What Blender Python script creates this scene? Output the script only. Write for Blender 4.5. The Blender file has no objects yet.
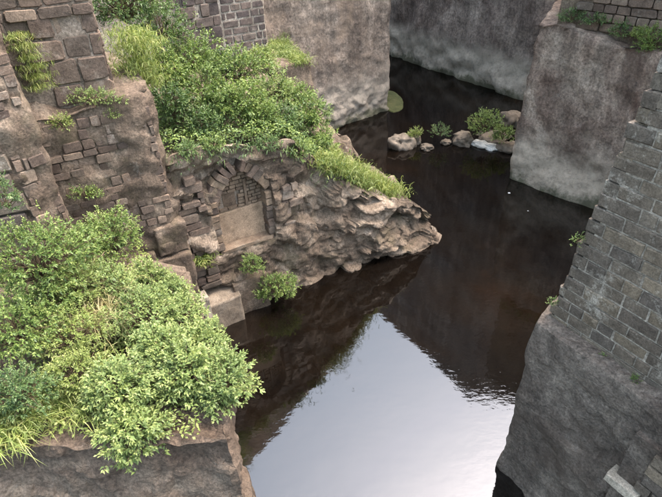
import bpy, math, random
import numpy as np
from mathutils import Matrix, Vector

# ------------------------------------------------------------------ camera, sky, sun, exposure
SC = bpy.context.scene
COL = SC.collection
IW, IH, FPX, HC = 662.0, 497.0, 520.0, 10.0
NX, NY = 360.0, 1000.0                       # where the upright edges of the walls meet
_d = math.hypot(NX-IW/2, NY-IH/2)
PITCH = math.pi/2-math.atan2(_d, FPX)
ROLL = math.atan2(NX-IW/2, NY-IH/2)
FWD = np.array([0, math.cos(PITCH), -math.sin(PITCH)])
_r0 = np.array([1., 0, 0]); _u0 = np.cross(_r0, FWD)
RIGHT = math.cos(ROLL)*_r0+math.sin(ROLL)*_u0
if abs(IW/2+FPX*(np.array([0, 0, -1.])@RIGHT)/(np.array([0, 0, -1.])@FWD)-NX) > 1:
    RIGHT = math.cos(ROLL)*_r0-math.sin(ROLL)*_u0
UP = np.cross(RIGHT, FWD)
cam = bpy.data.objects.new('camera', bpy.data.cameras.new('camera')); COL.objects.link(cam)
m = Matrix.Identity(4)
for i in range(3):
    m[i][0], m[i][1], m[i][2] = RIGHT[i], UP[i], -FWD[i]
m[2][3] = HC
cam.matrix_world = m
cam.data.sensor_width = 36; cam.data.lens = FPX/IW*36
cam.data.clip_start = 0.05; cam.data.clip_end = 2000
SC.camera = cam

SUN_EL, SUN_AZ = 66.0, 72.0                  # azimuth from +Y towards +X
w = bpy.data.worlds.new('World'); SC.world = w; w.use_nodes = True
nt = w.node_tree; nt.nodes.clear()
sky = nt.nodes.new('ShaderNodeTexSky'); sky.sky_type = 'NISHITA'; sky.sun_disc = False
sky.sun_elevation = math.radians(SUN_EL); sky.sun_rotation = math.radians(SUN_AZ)
sky.air_density = 1.0; sky.dust_density = 5.0; sky.ozone_density = 1.0
hs = nt.nodes.new('ShaderNodeHueSaturation'); hs.inputs['Hue'].default_value = 0.478; hs.inputs['Saturation'].default_value = 0.85
bg = nt.nodes.new('ShaderNodeBackground'); bg.inputs['Strength'].default_value = 0.15
wo = nt.nodes.new('ShaderNodeOutputWorld')
nt.links.new(sky.outputs[0], hs.inputs['Color']); nt.links.new(hs.outputs[0], bg.inputs[0]); nt.links.new(bg.outputs[0], wo.inputs[0])
sl = bpy.data.lights.new('sun', 'SUN'); sl.energy = 0.8; sl.angle = math.radians(25); sl.color = (1, .93, .82)
so = bpy.data.objects.new('sun', sl); COL.objects.link(so)
so.rotation_euler = (math.radians(90-SUN_EL), 0, -math.radians(SUN_AZ)+math.pi)
sd = Vector((math.sin(math.radians(SUN_AZ))*math.cos(math.radians(SUN_EL)), math.cos(math.radians(SUN_AZ))*math.cos(math.radians(SUN_EL)), math.sin(math.radians(SUN_EL))))
so.rotation_euler = sd.to_track_quat('Z', 'Y').to_euler(); so.location = (0, 0, 40)
SC.view_settings.view_transform = 'Standard'; SC.view_settings.look = 'None'
SC.view_settings.gamma = 1; SC.view_settings.use_curve_mapping = False
SC.view_settings.exposure = 2.72
SC.cycles.use_adaptive_sampling = True; SC.cycles.adaptive_threshold = .03
SC.cycles.max_bounces = 5; SC.cycles.diffuse_bounces = 2; SC.cycles.glossy_bounces = 3; SC.cycles.transmission_bounces = 3

# ------------------------------------------------------------------ helpers
def ray(x, y): return FWD+RIGHT*(x-IW/2)/FPX+UP*(IH/2-y)/FPX
def at(x, y, z=0.0):
    v = ray(x, y); return np.array([0, 0, HC])+(z-HC)/v[2]*v
def atd(x, y, dist):                          # on the pixel's ray at a horizontal distance
    v = ray(x, y); return np.array([0, 0, HC])+dist/math.hypot(v[0], v[1])*v

def tag(o, label=None, cat=None, group=None, kind=None):
    for k, v in (('label', label), ('category', cat), ('group', group), ('kind', kind)):
        if v: o[k] = v
    return o
def link(name, me, mat=None, parent=None):
    o = bpy.data.objects.new(name, me); COL.objects.link(o)
    if mat is not None and me is not None:
        me.materials.clear(); me.materials.append(mat)
    if parent is not None: o.parent = parent
    return o
def empty(name, loc=(0, 0, 0)):
    o = bpy.data.objects.new(name, None); COL.objects.link(o); o.location = loc; o.empty_display_size = .2
    return o
def mesh(name, V, Fc, smooth=False, attr=None):
    me = bpy.data.meshes.new(name)
    V = np.asarray(V, np.float32)
    if isinstance(Fc, np.ndarray):
        n, k = Fc.shape
        me.vertices.add(len(V)); me.vertices.foreach_set('co', V.ravel())
        me.loops.add(n*k); me.loops.foreach_set('vertex_index', Fc.astype(np.int32).ravel())
        me.polygons.add(n); me.polygons.foreach_set('loop_start', np.arange(0, n*k, k, dtype=np.int32))
        me.update(calc_edges=True); me.validate()
    else:
        me.from_pydata([tuple(map(float, v)) for v in V], [], [tuple(map(int, f)) for f in Fc]); me.update()
    if smooth: me.polygons.foreach_set('use_smooth', np.ones(len(me.polygons), bool))
    if attr:
        for k, a in attr.items():
            at_ = me.attributes.new(k, 'FLOAT', 'POINT'); at_.data.foreach_set('value', np.asarray(a, np.float32))
    return me

def _hash(ix, iy, iz, s):
    h = (ix.astype(np.int64)*374761393+iy.astype(np.int64)*668265263+iz.astype(np.int64)*2147483647+s*1274126177) & 0xffffffff
    h = ((h ^ (h >> 13))*1274126177) & 0xffffffff
    h = ((h ^ (h >> 16))*2246822519) & 0xffffffff
    return ((h ^ (h >> 15)) & 0xffffff)/float(0xffffff)
def vnoise(P, s=0):
    i = np.floor(P).astype(np.int64); f = P-i; f = f*f*f*(f*(f*6-15)+10)
    r = 0
    for a in (0, 1):
        for b in (0, 1):
            for c in (0, 1):
                wgt = (f[:, 0] if a else 1-f[:, 0])*(f[:, 1] if b else 1-f[:, 1])*(f[:, 2] if c else 1-f[:, 2])
                r = r+wgt*_hash(i[:, 0]+a, i[:, 1]+b, i[:, 2]+c, s)
    return r*2-1
def fbm(P, oct=4, s=0):
    r = 0; a = 1.; t = 0
    for k in range(oct):
        r = r+a*vnoise(P*(2.03**k)+17.3*k, s+k); t += a; a *= .5
    return r/t*1.6
def facets(P, s=0):                            # fractured rock: each cell a tilted plane
    i = np.floor(P).astype(np.int64)
    best = np.full(len(P), 1e9); val = np.zeros(len(P)); sec = np.full(len(P), 1e9)
    for a in (-1, 0, 1):
        for b in (-1, 0, 1):
            for c in (-1, 0, 1):
                cx, cy, cz = i[:, 0]+a, i[:, 1]+b, i[:, 2]+c
                q = np.stack([cx+_hash(cx, cy, cz, s), cy+_hash(cx, cy, cz, s+1), cz+_hash(cx, cy, cz, s+2)], 1)
                dv = P-q; d = (dv*dv).sum(1)
                h = _hash(cx, cy, cz, s+3)*2-1
                t = dv[:, 0]*(_hash(cx, cy, cz, s+4)*2-1)+dv[:, 1]*(_hash(cx, cy, cz, s+5)*2-1)+dv[:, 2]*(_hash(cx, cy, cz, s+6)*2-1)
                m1 = d < best
                sec = np.where(m1, best, np.minimum(sec, d))
                val = np.where(m1, h*.6+t, val); best = np.where(m1, d, best)
    crack = np.clip((np.sqrt(sec)-np.sqrt(best))/.12, 0, 1)
    return val-(1-crack)*.22

# ------------------------------------------------------------------ materials
def nodes(name):
    mt = bpy.data.materials.new(name); mt.use_nodes = True
    t = mt.node_tree; t.nodes.clear()
    out = t.nodes.new('ShaderNodeOutputMaterial'); b = t.nodes.new('ShaderNodeBsdfPrincipled')
    t.links.new(b.outputs[0], out.inputs[0])
    return mt, t, b, out
def N(t, typ, **kw):
    n = t.nodes.new(typ)
    for k, v in kw.items():
        if k.startswith('i_'): n.inputs[k[2:].replace('_', ' ')].default_value = v
        else: setattr(n, k, v)
    return n
def ramp(t, fac, stops):
    r = t.nodes.new('ShaderNodeValToRGB'); e = r.color_ramp.elements
    while len(e) > 1: e.remove(e[-1])
    for k, (p, c) in enumerate(stops):
        if k == 0: e[0].position = p; e[0].color = (*c, 1) if len(c) == 3 else c
        else:
            x = e.new(p); x.color = (*c, 1) if len(c) == 3 else c
    t.links.new(fac, r.inputs[0]); return r.outputs[0]
def mixc(t, fac, a, b, mode='MIX'):
    n = t.nodes.new('ShaderNodeMix'); n.data_type = 'RGBA'; n.blend_type = mode
    for sock, v in ((n.inputs[0], fac), (n.inputs[6], a), (n.inputs[7], b)):
        if hasattr(v, 'is_output'): t.links.new(v, sock)
        elif isinstance(v, (int, float)): sock.default_value = v
        else: sock.default_value = (*v, 1)
    return n.outputs[2]
def math_(t, op, a, b=None, clamp=False):
    n = t.nodes.new('ShaderNodeMath'); n.operation = op; n.use_clamp = clamp
    for sock, v in ((n.inputs[0], a), (n.inputs[1], b)):
        if v is None: continue
        if hasattr(v, 'is_output'): t.links.new(v, sock)
        else: sock.default_value = v
    return n.outputs[0]
def noise(t, vec, scale, detail=5, rough=.6, sc=None, dist=0):
    if sc is not None:
        mp = N(t, 'ShaderNodeMapping'); mp.inputs['Scale'].default_value = sc
        t.links.new(vec, mp.inputs[0]); vec = mp.outputs[0]
    n = N(t, 'ShaderNodeTexNoise'); n.inputs['Scale'].default_value = scale
    n.inputs['Detail'].default_value = detail; n.inputs['Roughness'].default_value = rough; n.inputs['Distortion'].default_value = dist
    t.links.new(vec, n.inputs['Vector']); return n.outputs[0]

def warm(c): return (c[0]*1.045, c[1]*.98, c[2]*.88)
def rock_mat(name, dark, mid, light, scale=.6, streak=.5, band=None, bandcol=None, bump=.5, crack=0, moss=None, stain=None, white=0, bdist=.05, grain=24):
    dark, mid, light = warm(dark), warm(mid), warm(light)
    if bandcol: bandcol = warm(bandcol)
    if stain: stain = warm(stain)
    mt, t, b, out = nodes(name)
    g = N(t, 'ShaderNodeNewGeometry'); pos = g.outputs['Position']
    n1 = noise(t, pos, scale, 7, .62, dist=.6)
    col = ramp(t, n1, [(.3, dark), (.5, mid), (.72, light)])
    n2 = noise(t, pos, scale*9, 6, .7)
    col = mixc(t, 1., col, ramp(t, n2, [(.25, (.55, .55, .55)), (.5, (1, 1, 1)), (.8, (1.45, 1.42, 1.38))]), 'MULTIPLY')
    col = mixc(t, 1., col, ramp(t, noise(t, pos, grain, 3, .75), [(.3, (.5, .49, .48)), (.5, (1, 1, 1)), (.7, (1.5, 1.5, 1.5))]), 'MULTIPLY')
    st = noise(t, pos, 1.0, 5, .65, sc=(1.9, 1.9, .16), dist=.3)
    if streak:
        col = mixc(t, streak, col, mixc(t, 1., col, ramp(t, st, [(.3, (.3, .27, .26)), (.5, (1, 1, 1)), (.68, (2.0, 2.0, 1.98))]), 'MULTIPLY'), 'MIX')
    if stain:
        n3 = noise(t, pos, scale*.8, 6, .65, dist=1)
        col = mixc(t, ramp(t, n3, [(.5, (0, 0, 0)), (.66, (.7, .7, .7))]), col, stain)
    if band:
        z = N(t, 'ShaderNodeSeparateXYZ'); t.links.new(pos, z.inputs[0])
        nz = noise(t, pos, .9, 6, .7)
        zz = math_(t, 'ADD', z.outputs[2], math_(t, 'MULTIPLY', math_(t, 'SUBTRACT', nz, .5), band[2]))
        f = N(t, 'ShaderNodeMapRange', interpolation_type='SMOOTHSTEP'); t.links.new(zz, f.inputs[0])
        f.inputs[1].default_value = band[0]; f.inputs[2].default_value = band[1]; f.inputs[3].default_value = .82; f.inputs[4].default_value = 0
        bc = mixc(t, 1., bandcol, ramp(t, n2, [(.25, (.5, .5, .5)), (.5, (1, 1, 1)), (.75, (1.25, 1.25, 1.25))]), 'MULTIPLY')
        col = mixc(t, f.outputs[0], col, bc)
        # wet algae line right at the water
        f2 = N(t, 'ShaderNodeMapRange'); t.links.new(zz, f2.inputs[0])
        f2.inputs[1].default_value = .1; f2.inputs[2].default_value = .5; f2.inputs[3].default_value = .9; f2.inputs[4].default_value = 0
        col = mixc(t, f2.outputs[0], col, (.075, .075, .045))
    if white:
        n4 = noise(t, pos, 2.1, 7, .8, dist=.2)
        col = mixc(t, ramp(t, n4, [(.60, (0, 0, 0)), (.72, (white, white, white))]), col, (.44, .39, .33))
    if moss:
        n5 = noise(t, pos, 1.3, 6, .7)
        col = mixc(t, ramp(t, n5, [(.52, (0, 0, 0)), (.68, (.75, .75, .75))]), col, moss)
    t.links.new(col, b.inputs['Base Color'])
    b.inputs['Roughness'].default_value = .88; b.inputs['Specular IOR Level'].default_value = .25
    hgt = noise(t, pos, 5, 6, .72)
    if crack:
        v = N(t, 'ShaderNodeTexVoronoi', feature='DISTANCE_TO_EDGE'); v.inputs['Scale'].default_value = 2.2
        wp = N(t, 'ShaderNodeVectorMath', operation='ADD'); nn = N(t, 'ShaderNodeTexNoise'); nn.inputs['Scale'].default_value = 1.7; nn.inputs['Detail'].default_value = 5
        t.links.new(pos, nn.inputs['Vector']); t.links.new(pos, wp.inputs[0]); t.links.new(nn.outputs[1], wp.inputs[1]); t.links.new(wp.outputs[0], v.inputs['Vector'])
        ck = ramp(t, v.outputs[0], [(0, (0, 0, 0)), (.035, (1, 1, 1))])
        hgt = math_(t, 'ADD', hgt, math_(t, 'MULTIPLY', ck, crack))
    bp = N(t, 'ShaderNodeBump'); bp.inputs['Strength'].default_value = bump; bp.inputs['Distance'].default_value = bdist
    t.links.new(hgt, bp.inputs['Height']); t.links.new(bp.outputs[0], b.inputs['Normal'])
    return mt

def stone_mat(name, cols, white=.4, whitecol=(.4, .385, .36), var=.5, bump=.5):
    mt, t, b, out = nodes(name)
    g = N(t, 'ShaderNodeNewGeometry'); pos = g.outputs['Position']
    oi = N(t, 'ShaderNodeObjectInfo')
    cols = [warm(c) for c in cols]; whitecol = warm(whitecol); k = len(cols)
    base = ramp(t, oi.outputs['Random'], [(i/max(1, k-1), c) for i, c in enumerate(cols)])
    off = N(t, 'ShaderNodeVectorMath', operation='ADD'); cmb = N(t, 'ShaderNodeCombineXYZ')
    t.links.new(math_(t, 'MULTIPLY', oi.outputs['Random'], 40.), cmb.inputs[0]); t.links.new(pos, off.inputs[0]); t.links.new(cmb.outputs[0], off.inputs[1])
    n1 = noise(t, off.outputs[0], 4.5, 7, .68)
    col = mixc(t, 1., base, ramp(t, n1, [(.25, (.5, .48, .46)), (.5, (1, 1, 1)), (.78, (1.5, 1.46, 1.4))]), 'MULTIPLY')
    n2 = noise(t, pos, 1.5, 7, .82, dist=.15)
    col = mixc(t, ramp(t, n2, [(.55, (0, 0, 0)), (.68, (white, white, white))]), col, whitecol)
    col = mixc(t, 1., col, ramp(t, noise(t, pos, 40, 3, .75), [(.3, (.6, .59, .58)), (.5, (1, 1, 1)), (.7, (1.4, 1.4, 1.4))]), 'MULTIPLY')
    n3 = noise(t, pos, .7, 5, .6)
    col = mixc(t, 1., col, ramp(t, n3, [(.3, (.72, .7, .68)), (.6, (1.12, 1.1, 1.08))]), 'MULTIPLY')
    t.links.new(col, b.inputs['Base Color'])
    b.inputs['Roughness'].default_value = .9; b.inputs['Specular IOR Level'].default_value = .2
    bp = N(t, 'ShaderNodeBump'); bp.inputs['Strength'].default_value = bump; bp.inputs['Distance'].default_value = .03
    t.links.new(noise(t, pos, 14, 4, .72), bp.inputs['Height']); t.links.new(bp.outputs[0], b.inputs['Normal'])
    return mt

def leaf_mat(name, a, bcol, young, trans=.24):
    mt, t, b, out = nodes(name)
    at_ = N(t, 'ShaderNodeAttribute', attribute_name='tint')
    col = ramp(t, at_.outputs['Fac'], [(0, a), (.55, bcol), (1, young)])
    g = N(t, 'ShaderNodeNewGeometry')
    n1 = noise(t, g.outputs['Position'], 1.6, 3, .5)
    col = mixc(t, 1., col, ramp(t, n1, [(.3, (.78, .82, .8)), (.7, (1.2, 1.15, 1.05))]), 'MULTIPLY')
    t.links.new(col, b.inputs['Base Color']); b.inputs['Roughness'].default_value = .5; b.inputs['Specular IOR Level'].default_value = .35
    tr = N(t, 'ShaderNodeBsdfTranslucent'); mx = N(t, 'ShaderNodeMixShader'); mx.inputs[0].default_value = trans
    t.links.new(mixc(t, 1., col, (1.15, 1.25, .7), 'MULTIPLY'), tr.inputs[0])
    t.links.new(b.outputs[0], mx.inputs[1]); t.links.new(tr.outputs[0], mx.inputs[2]); t.links.new(mx.outputs[0], out.inputs[0])
    return mt

M = {}
M['cliff'] = rock_mat('cut rock', (.08, .064, .057), (.145, .124, .111), (.235, .21, .19), .45, .5, (1.2, 3.1, 2.6), (.31, .285, .255), grain=11, bump=.9, stain=(.20, .16, .13), white=.25, bdist=.09)
M['far_cliff'] = rock_mat('far cut rock', (.075, .058, .054), (.14, .117, .108), (.24, .215, .2), .4, .5, (1.5, 2.6, 2.0), (.34, .32, .285), grain=8, bump=.9, white=.2, bdist=.09)
M['bastion'] = rock_mat('bastion rock', (.055, .038, .032), (.14, .11, .095), (.28, .245, .215), .55, .5, (.9, 2.6, 2.8), (.37, .335, .29), grain=13, bump=.95, stain=(.07, .042, .034), white=.4)
M['near_rock'] = rock_mat('near rock', (.05, .041, .036), (.1, .086, .077), (.185, .163, .146), .9, .2, bump=1.0, white=.3, crack=.1, bdist=.07, stain=(.06, .046, .038))
M['outcrop'] = rock_mat('outcrop rock', (.04, .03, .023), (.105, .084, .067), (.26, .22, .185), 1.1, .12, bump=.9, white=.6, moss=(.075, .062, .036), bdist=.06)
M['rubble'] = rock_mat('rubble plaster', (.05, .038, .03), (.098, .077, .062), (.17, .142, .117), 1.1, .35, bump=.9, white=.4, moss=(.085, .068, .04), bdist=.06)
M['terrace_rock'] = rock_mat('terrace rock', (.05, .037, .029), (.092, .073, .06), (.155, .13, .108), .9, .2, bump=1.0, white=.25, crack=.1, bdist=.07)
M['earth'] = rock_mat('terrace earth', (.04, .034, .026), (.07, .058, .045), (.11, .095, .075), 1.2, 0, bump=.7, white=.1, moss=(.05, .055, .022))
M['mortar'] = rock_mat('lime mortar', (.14, .125, .11), (.235, .213, .19), (.37, .34, .31), 2.5, 0, bump=.6, crack=0)
M['mortar_dark'] = rock_mat('weathered mortar', (.1, .085, .07), (.17, .145, .125), (.27, .24, .21), 2.2, .1, bump=.7, crack=0)
M['tower_stone'] = stone_mat('tower stone', [(.085, .073, .065), (.125, .107, .09), (.1, .088, .08), (.15, .126, .1), (.08, .07, .064), (.13, .114, .098)], .75)
M['rubble_stone'] = stone_mat('rubble stone', [(.075, .058, .05), (.13, .103, .088), (.06, .048, .044), (.19, .155, .13), (.1, .078, .068), (.085, .074, .066), (.15, .115, .095)], .35)
M['wall_stone'] = stone_mat('rear wall stone', [(.075, .062, .06), (.11, .09, .084), (.06, .052, .054), (.13, .11, .1)], .25)
M['niche_stone'] = stone_mat('niche stone', [(.15, .115, .088), (.2, .16, .125), (.12, .092, .073)], .15)
M['niche_back'] = stone_mat('niche plaster', [(.25, .195, .148), (.27, .21, .16)], .12, bump=.35)
M['boulder'] = stone_mat('boulder', [(.12, .105, .09), (.15, .135, .12), (.1, .088, .076)], .3)
M['pale_slab'] = stone_mat('pale slab', [(.27, .25, .22), (.3, .28, .25)], .3)
M['white_rock'] = stone_mat('white rock', [(.5, .52, .54), (.5, .52, .54)], .5, (.6, .62, .63))
M['concrete'] = stone_mat('old concrete', [(.13, .115, .1), (.15, .13, .11)], .25)
M['leaf_pale'] = leaf_mat('pale shrub leaf', (.06, .1, .032), (.15, .205, .068), (.26, .3, .112))
M['leaf_green'] = leaf_mat('green shrub leaf', (.04, .075, .02), (.105, .16, .042), (.22, .27, .085))
M['leaf_dark'] = leaf_mat('dark shrub leaf', (.026, .056, .02), (.068, .115, .04), (.14, .19, .068))
M['leaf_yellow'] = leaf_mat('yellow green leaf', (.085, .12, .03), (.155, .2, .055), (.25, .275, .095))
M['grass'] = leaf_mat('grass blade', (.1, .14, .035), (.18, .225, .06), (.28, .28, .11), .3)
M['dry_grass'] = leaf_mat('dry grass blade', (.14, .12, .055), (.22, .19, .09), (.3, .27, .15), .25)
M['stem'] = rock_mat('woody stem', (.05, .038, .024), (.085, .065, .042), (.12, .1, .07), 6, 0, bump=.2, crack=0)

def water_mat():
    mt, t, b, out = nodes('dark water')
    g = N(t, 'ShaderNodeNewGeometry'); pos = g.outputs['Position']
    n1 = noise(t, pos, .28, 5, .6, dist=.5)
    col = ramp(t, n1, [(.35, (.0022, .0018, .0016)), (.58, (.004, .0026, .0016)), (.8, (.009, .0045, .0022))])
    t.links.new(col, b.inputs['Base Color']); b.inputs['Roughness'].default_value = 1; b.inputs['Specular IOR Level'].default_value = 0
    gl = N(t, 'ShaderNodeBsdfGlossy'); gl.inputs['Roughness'].default_value = .02; gl.inputs['Color'].default_value = (1, 1, 1, 1)
    mx = N(t, 'ShaderNodeMixShader'); mx.inputs[0].default_value = .1
    t.links.new(b.outputs[0], mx.inputs[1]); t.links.new(gl.outputs[0], mx.inputs[2]); t.links.new(mx.outputs[0], out.inputs[0])
    a = noise(t, pos, 5.5, 3, .5, sc=(1, 1.6, 1), dist=.3)
    c = noise(t, pos, 1.1, 2, .5, sc=(1, 1.3, 1))
    pt = ramp(t, noise(t, pos, .35, 3, .5), [(.42, (.15, .15, .15)), (.62, (1, 1, 1))])
    h = math_(t, 'ADD', math_(t, 'MULTIPLY', math_(t, 'MULTIPLY', a, pt), .3), math_(t, 'MULTIPLY', c, .5))
    bp = N(t, 'ShaderNodeBump'); bp.inputs['Strength'].default_value = .35; bp.inputs['Distance'].default_value = .02
    t.links.new(h, bp.inputs['Height']); t.links.new(bp.outputs[0], gl.inputs['Normal'])
    return mt
M['water'] = water_mat()

# ------------------------------------------------------------------ rock bodies
def rock_body(name, poly, z0, tops, mat, res=.15, rz=None, amp=.08, freq=.9, cell=0, cfreq=1.2, batter=0, parent=None, seed=1,
              edge_res=None, post=None, topjit=.06, cfade=None, dome=0, smooth=True, rings=7, fine=.3, smooth_it=2):
    poly = np.array(poly, float); n = len(poly)
    tops = np.array(tops, float) if np.ndim(tops) else np.full(n, float(tops))
    area = .5*sum(poly[i][0]*poly[(i+1) % n][1]-poly[(i+1) % n][0]*poly[i][1] for i in range(n))
    if area < 0: raise ValueError(name+' not ccw')
    P, T = [], []
    for i in range(n):
        a, b = poly[i], poly[(i+1) % n]; r = edge_res[i] if edge_res else res
        k = max(1, int(math.ceil(np.linalg.norm(b-a)/r)))
        for j in range(k):
            s = j/k; P.append(a+(b-a)*s); T.append(tops[i]+(tops[(i+1) % n]-tops[i])*s)
    P = np.array(P); T = np.array(T); K = len(P)
    tg = np.roll(P, -1, 0)-np.roll(P, 1, 0); tg /= np.linalg.norm(tg, axis=1)[:, None]+1e-9
    NR = np.stack([tg[:, 1], -tg[:, 0]], 1)
    T = T+topjit*fbm(np.stack([P[:, 0]*1.3, P[:, 1]*1.3, np.full(K, seed*3.1)], 1), 4, seed)
    rows = max(2, int(math.ceil((T.max()-z0)/(rz or res))))
    V, Nn = [], []
    for j in range(rows+1):
        s = j/rows; off = batter*(1-s)
        V.append(np.concatenate([P+NR*off, (z0+(T-z0)*s)[:, None]], 1)); Nn.append(np.concatenate([NR, np.zeros((K, 1))], 1))
    C = P.mean(0); tc = T.mean()
    ss = [1-.5*min(1., (res/ max(.5, np.abs(P-C).max())))]+[1-(k/(rings))**1.1 for k in range(1, rings)]
    for s in ss:
        q = C+(P-C)*s; zz = T*s+tc*(1-s)
        zz = zz+.12*fbm(np.concatenate([q, np.full((K, 1), seed*1.7)], 1)*.8, 3, seed)*(1-s)*2
        V.append(np.concatenate([q, (zz+dome*(1-s*s))[:, None]], 1)); Nn.append(np.tile([0, 0, 1.], (K, 1)))
    R = len(V); V = np.concatenate(V); Nn = np.concatenate(Nn)
    Nn[rows*K:(rows+1)*K, 2] = .7; Nn[rows*K:(rows+1)*K, :2] *= .7
    d = amp*fbm(V*freq, 5, seed)+amp*fine*fbm(V*freq*5, 3, seed+9)
    if cell:
        wv = V+.18*np.stack([fbm(V*1.1, 2, seed+k) for k in range(3)], 1)
        cc = cell*facets(wv*cfreq*np.array([1, 1, 1.6]), seed)+cell*.45*facets(wv*cfreq*2.3*np.array([1, 1, 1.3]), seed+31)+cell*.22*facets(wv*cfreq*5.1, seed+57)
        if cfade is not None: cc = cc*cfade(V)
        d = d+cc
    dg = d.reshape(R, K)
    for _ in range(smooth_it):
        dg = .5*dg+.125*(np.roll(dg, 1, 1)+np.roll(dg, -1, 1)+np.concatenate([dg[:1], dg[:-1]])+np.concatenate([dg[1:], dg[-1:]]))
    V = V+Nn*dg.reshape(-1)[:, None]
    if post is not None: V = post(V, Nn, K, rows)
    idx = np.arange(K); nx = (idx+1) % K; Fq = []
    for j in range(R-1):
        Fq.append(np.stack([j*K+idx, j*K+nx, (j+1)*K+nx, (j+1)*K+idx], 1))
    Fq = [tuple(f) for f in np.concatenate(Fq)]
    V = np.concatenate([V, [[*C, V[(R-1)*K:, 2].mean()]]])
    Fq += [((R-1)*K+int(a), (R-1)*K+int(b), len(V)-1) for a, b in zip(idx, nx)]
    return link(name, mesh(name, V, Fq, smooth), mat, parent)

# ------------------------------------------------------------------ stones (shared unit meshes)
def unit_dressed(seed):
    r = random.Random(seed); j = lambda s: r.uniform(-s, s)
    V = []
    for (x, y) in ((-.5, -.5), (.5, -.5), (.5, .5), (-.5, .5)): V.append((x*.98, 1.0, y*.98))
    o = [(x+j(.02), 0.1+j(.03), y+j(.035)) for (x, y) in ((-.49, -.48), (.49, -.48), (.49, .48), (-.49, .48))]
    V += [(a, b, c) for a, b, c in o]
    V += [(x+j(.02), .03+j(.04), y+j(.04)) for (x, y) in ((-.45, -.4), (0, -.41), (.45, -.4), (.45, .4), (0, .41), (-.45, .4))]
    Fc = [(0, 1, 5, 4), (1, 2, 6, 5), (2, 3, 7, 6), (3, 0, 4, 7), (4, 5, 10, 9), (4, 9, 8), (5, 6, 11, 10), (6, 7, 12, 11), (7, 13, 12), (7, 4, 8, 13), (8, 9, 12, 13), (9, 10, 11, 12)]
    return mesh('dressed_stone', V, Fc)
def unit_rubble(seed):
    r = random.Random(seed); V = []; k = 8; ring = []
    for sx, sy in ((-1, -1), (1, -1), (1, 1), (-1, 1)):
        cx, cy = r.uniform(.03, .11), r.uniform(.05, .2); jx, jy = r.uniform(-.03, .03), r.uniform(-.05, .05)
        p1 = (sx*(.5-cx)+jx, sy*.5+jy); p2 = (sx*.5+jx, sy*(.5-cy)+jy)
        ring += [p2, p1] if sx*sy < 0 and False else ([p2, p1] if sx*sy > 0 else [p1, p2])
    for x, y in ring: V.append((x*.97, 1.0, y*.97))
    for x, y in ring: V.append((x, .09+r.uniform(-.03, .03), y))
    for x, y in ring: V.append((x*.94, .03+r.uniform(-.02, .02), y*.91))
    V.append((r.uniform(-.15, .15), r.uniform(.015, .04), r.uniform(-.15, .15)))
    Fc = []
    for i in range(k):
        n = (i+1) % k
        Fc += [(i, n, k+n, k+i), (k+i, k+n, 2*k+n, 2*k+i), (2*k+i, 2*k+n, 3*k)]
    return mesh('rubble_stone', V, Fc)
DRESSED = [unit_dressed(100+i) for i in range(14)]
RUBBLE = [unit_rubble(200+i) for i in range(18)]
def shared(pool, mat):
    out = []
    for me in pool:
        c = me.copy(); c.materials.clear(); c.materials.append(mat); out.append(c)
    return out
def put_stone(name, pool, rng, org, u, v, nrm, cu, cv, wd, ht, dep, proud, parent, tilt=0):
    """unit stone: x along u, y into the wall, z along v; front sits 'proud' in front of the wall plane"""
    o = bpy.data.objects.new(name, rng.choice(pool)); COL.objects.link(o)
    p = org+u*cu+v*cv+nrm*proud
    ct, st = math.cos(tilt), math.sin(tilt)
    uu = u*ct+v*st; vv = v*ct-u*st
    fl = rng.choice((1, -1))
    mm = Matrix.Identity(4)
    for i in range(3):
        mm[i][0] = uu[i]*wd*fl; mm[i][1] = -nrm[i]*dep*(1); mm[i][2] = vv[i]*ht; mm[i][3] = p[i]
    o.parent = parent
    o.matrix_parent_inverse = Matrix.Identity(4) if parent.parent else Matrix.Translation(-Vector(parent.location))
    o.matrix_basis = mm
    return o
def az(a): return np.array([math.sin(math.radians(a)), math.cos(math.radians(a)), 0.])
ZUP = np.array([0, 0, 1.])
def courses(parent, pool, seed, org, u, nrm, u0, u1, z0, z1, hmin, hmax, lmin, lmax, gap, proud, dep=.2, lean=0., keep=None, name='stone', start=None, end=None, jit=.012, tilt=.0):
    """lay courses of stones; lean = setback per metre of height; start/end give the course ends at a height"""
    rng = random.Random(seed); z = z0; cnt = 0
    while z < z1-.05:
        h = rng.uniform(hmin, hmax); zc = z+h/2
        a = (start(zc) if start else u0)+rng.uniform(-.04, .04); e = end(zc) if end else u1
        x = a-(0 if start else rng.uniform(0, lmax*.6))
        while x < e:
            l = rng.uniform(lmin, lmax)
            if rng.random() < .18: l *= .55
            if e-(x+l) < lmin*.5: l = e-x
            a0 = max(x, a if start else x)
            if (keep is None or keep(x+l/2, zc, l, h)) and l > .06:
                put_stone(name, pool, rng, org-nrm*lean*(zc-z0), u, ZUP, nrm, x+l/2, zc, l-gap, h-gap, dep, proud+rng.uniform(-jit, jit), parent, rng.uniform(-tilt, tilt)); cnt += 1
            x += l
        z += h
    return cnt

# ------------------------------------------------------------------ the setting: bed, water
bed = link('moat_bed', mesh('moat_bed', [(-80, -40, -2.2), (80, -40, -2.2), (80, 120, -2.2), (-80, 120, -2.2)], [(0, 1, 2, 3)]), M['earth']); tag(bed, 'muddy bed of the moat', 'ground', kind='structure')
wat = link('water', mesh('water', [(-80, -40, 0), (80, -40, 0), (80, 120, 0), (-80, 120, 0)], [(0, 1, 2, 3)]), M['water']); tag(wat, 'still dark moat water mirroring the pale sky', 'water', kind='structure')

# heights of the walls that run on above the picture (read from their reflection)
TOP = dict(W1=[23, 14.0, 14.0, 16, 23], W2=25.0, R1=12.0, W3=12.0, F=12.5, G=13.0, R2=9.6)

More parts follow.
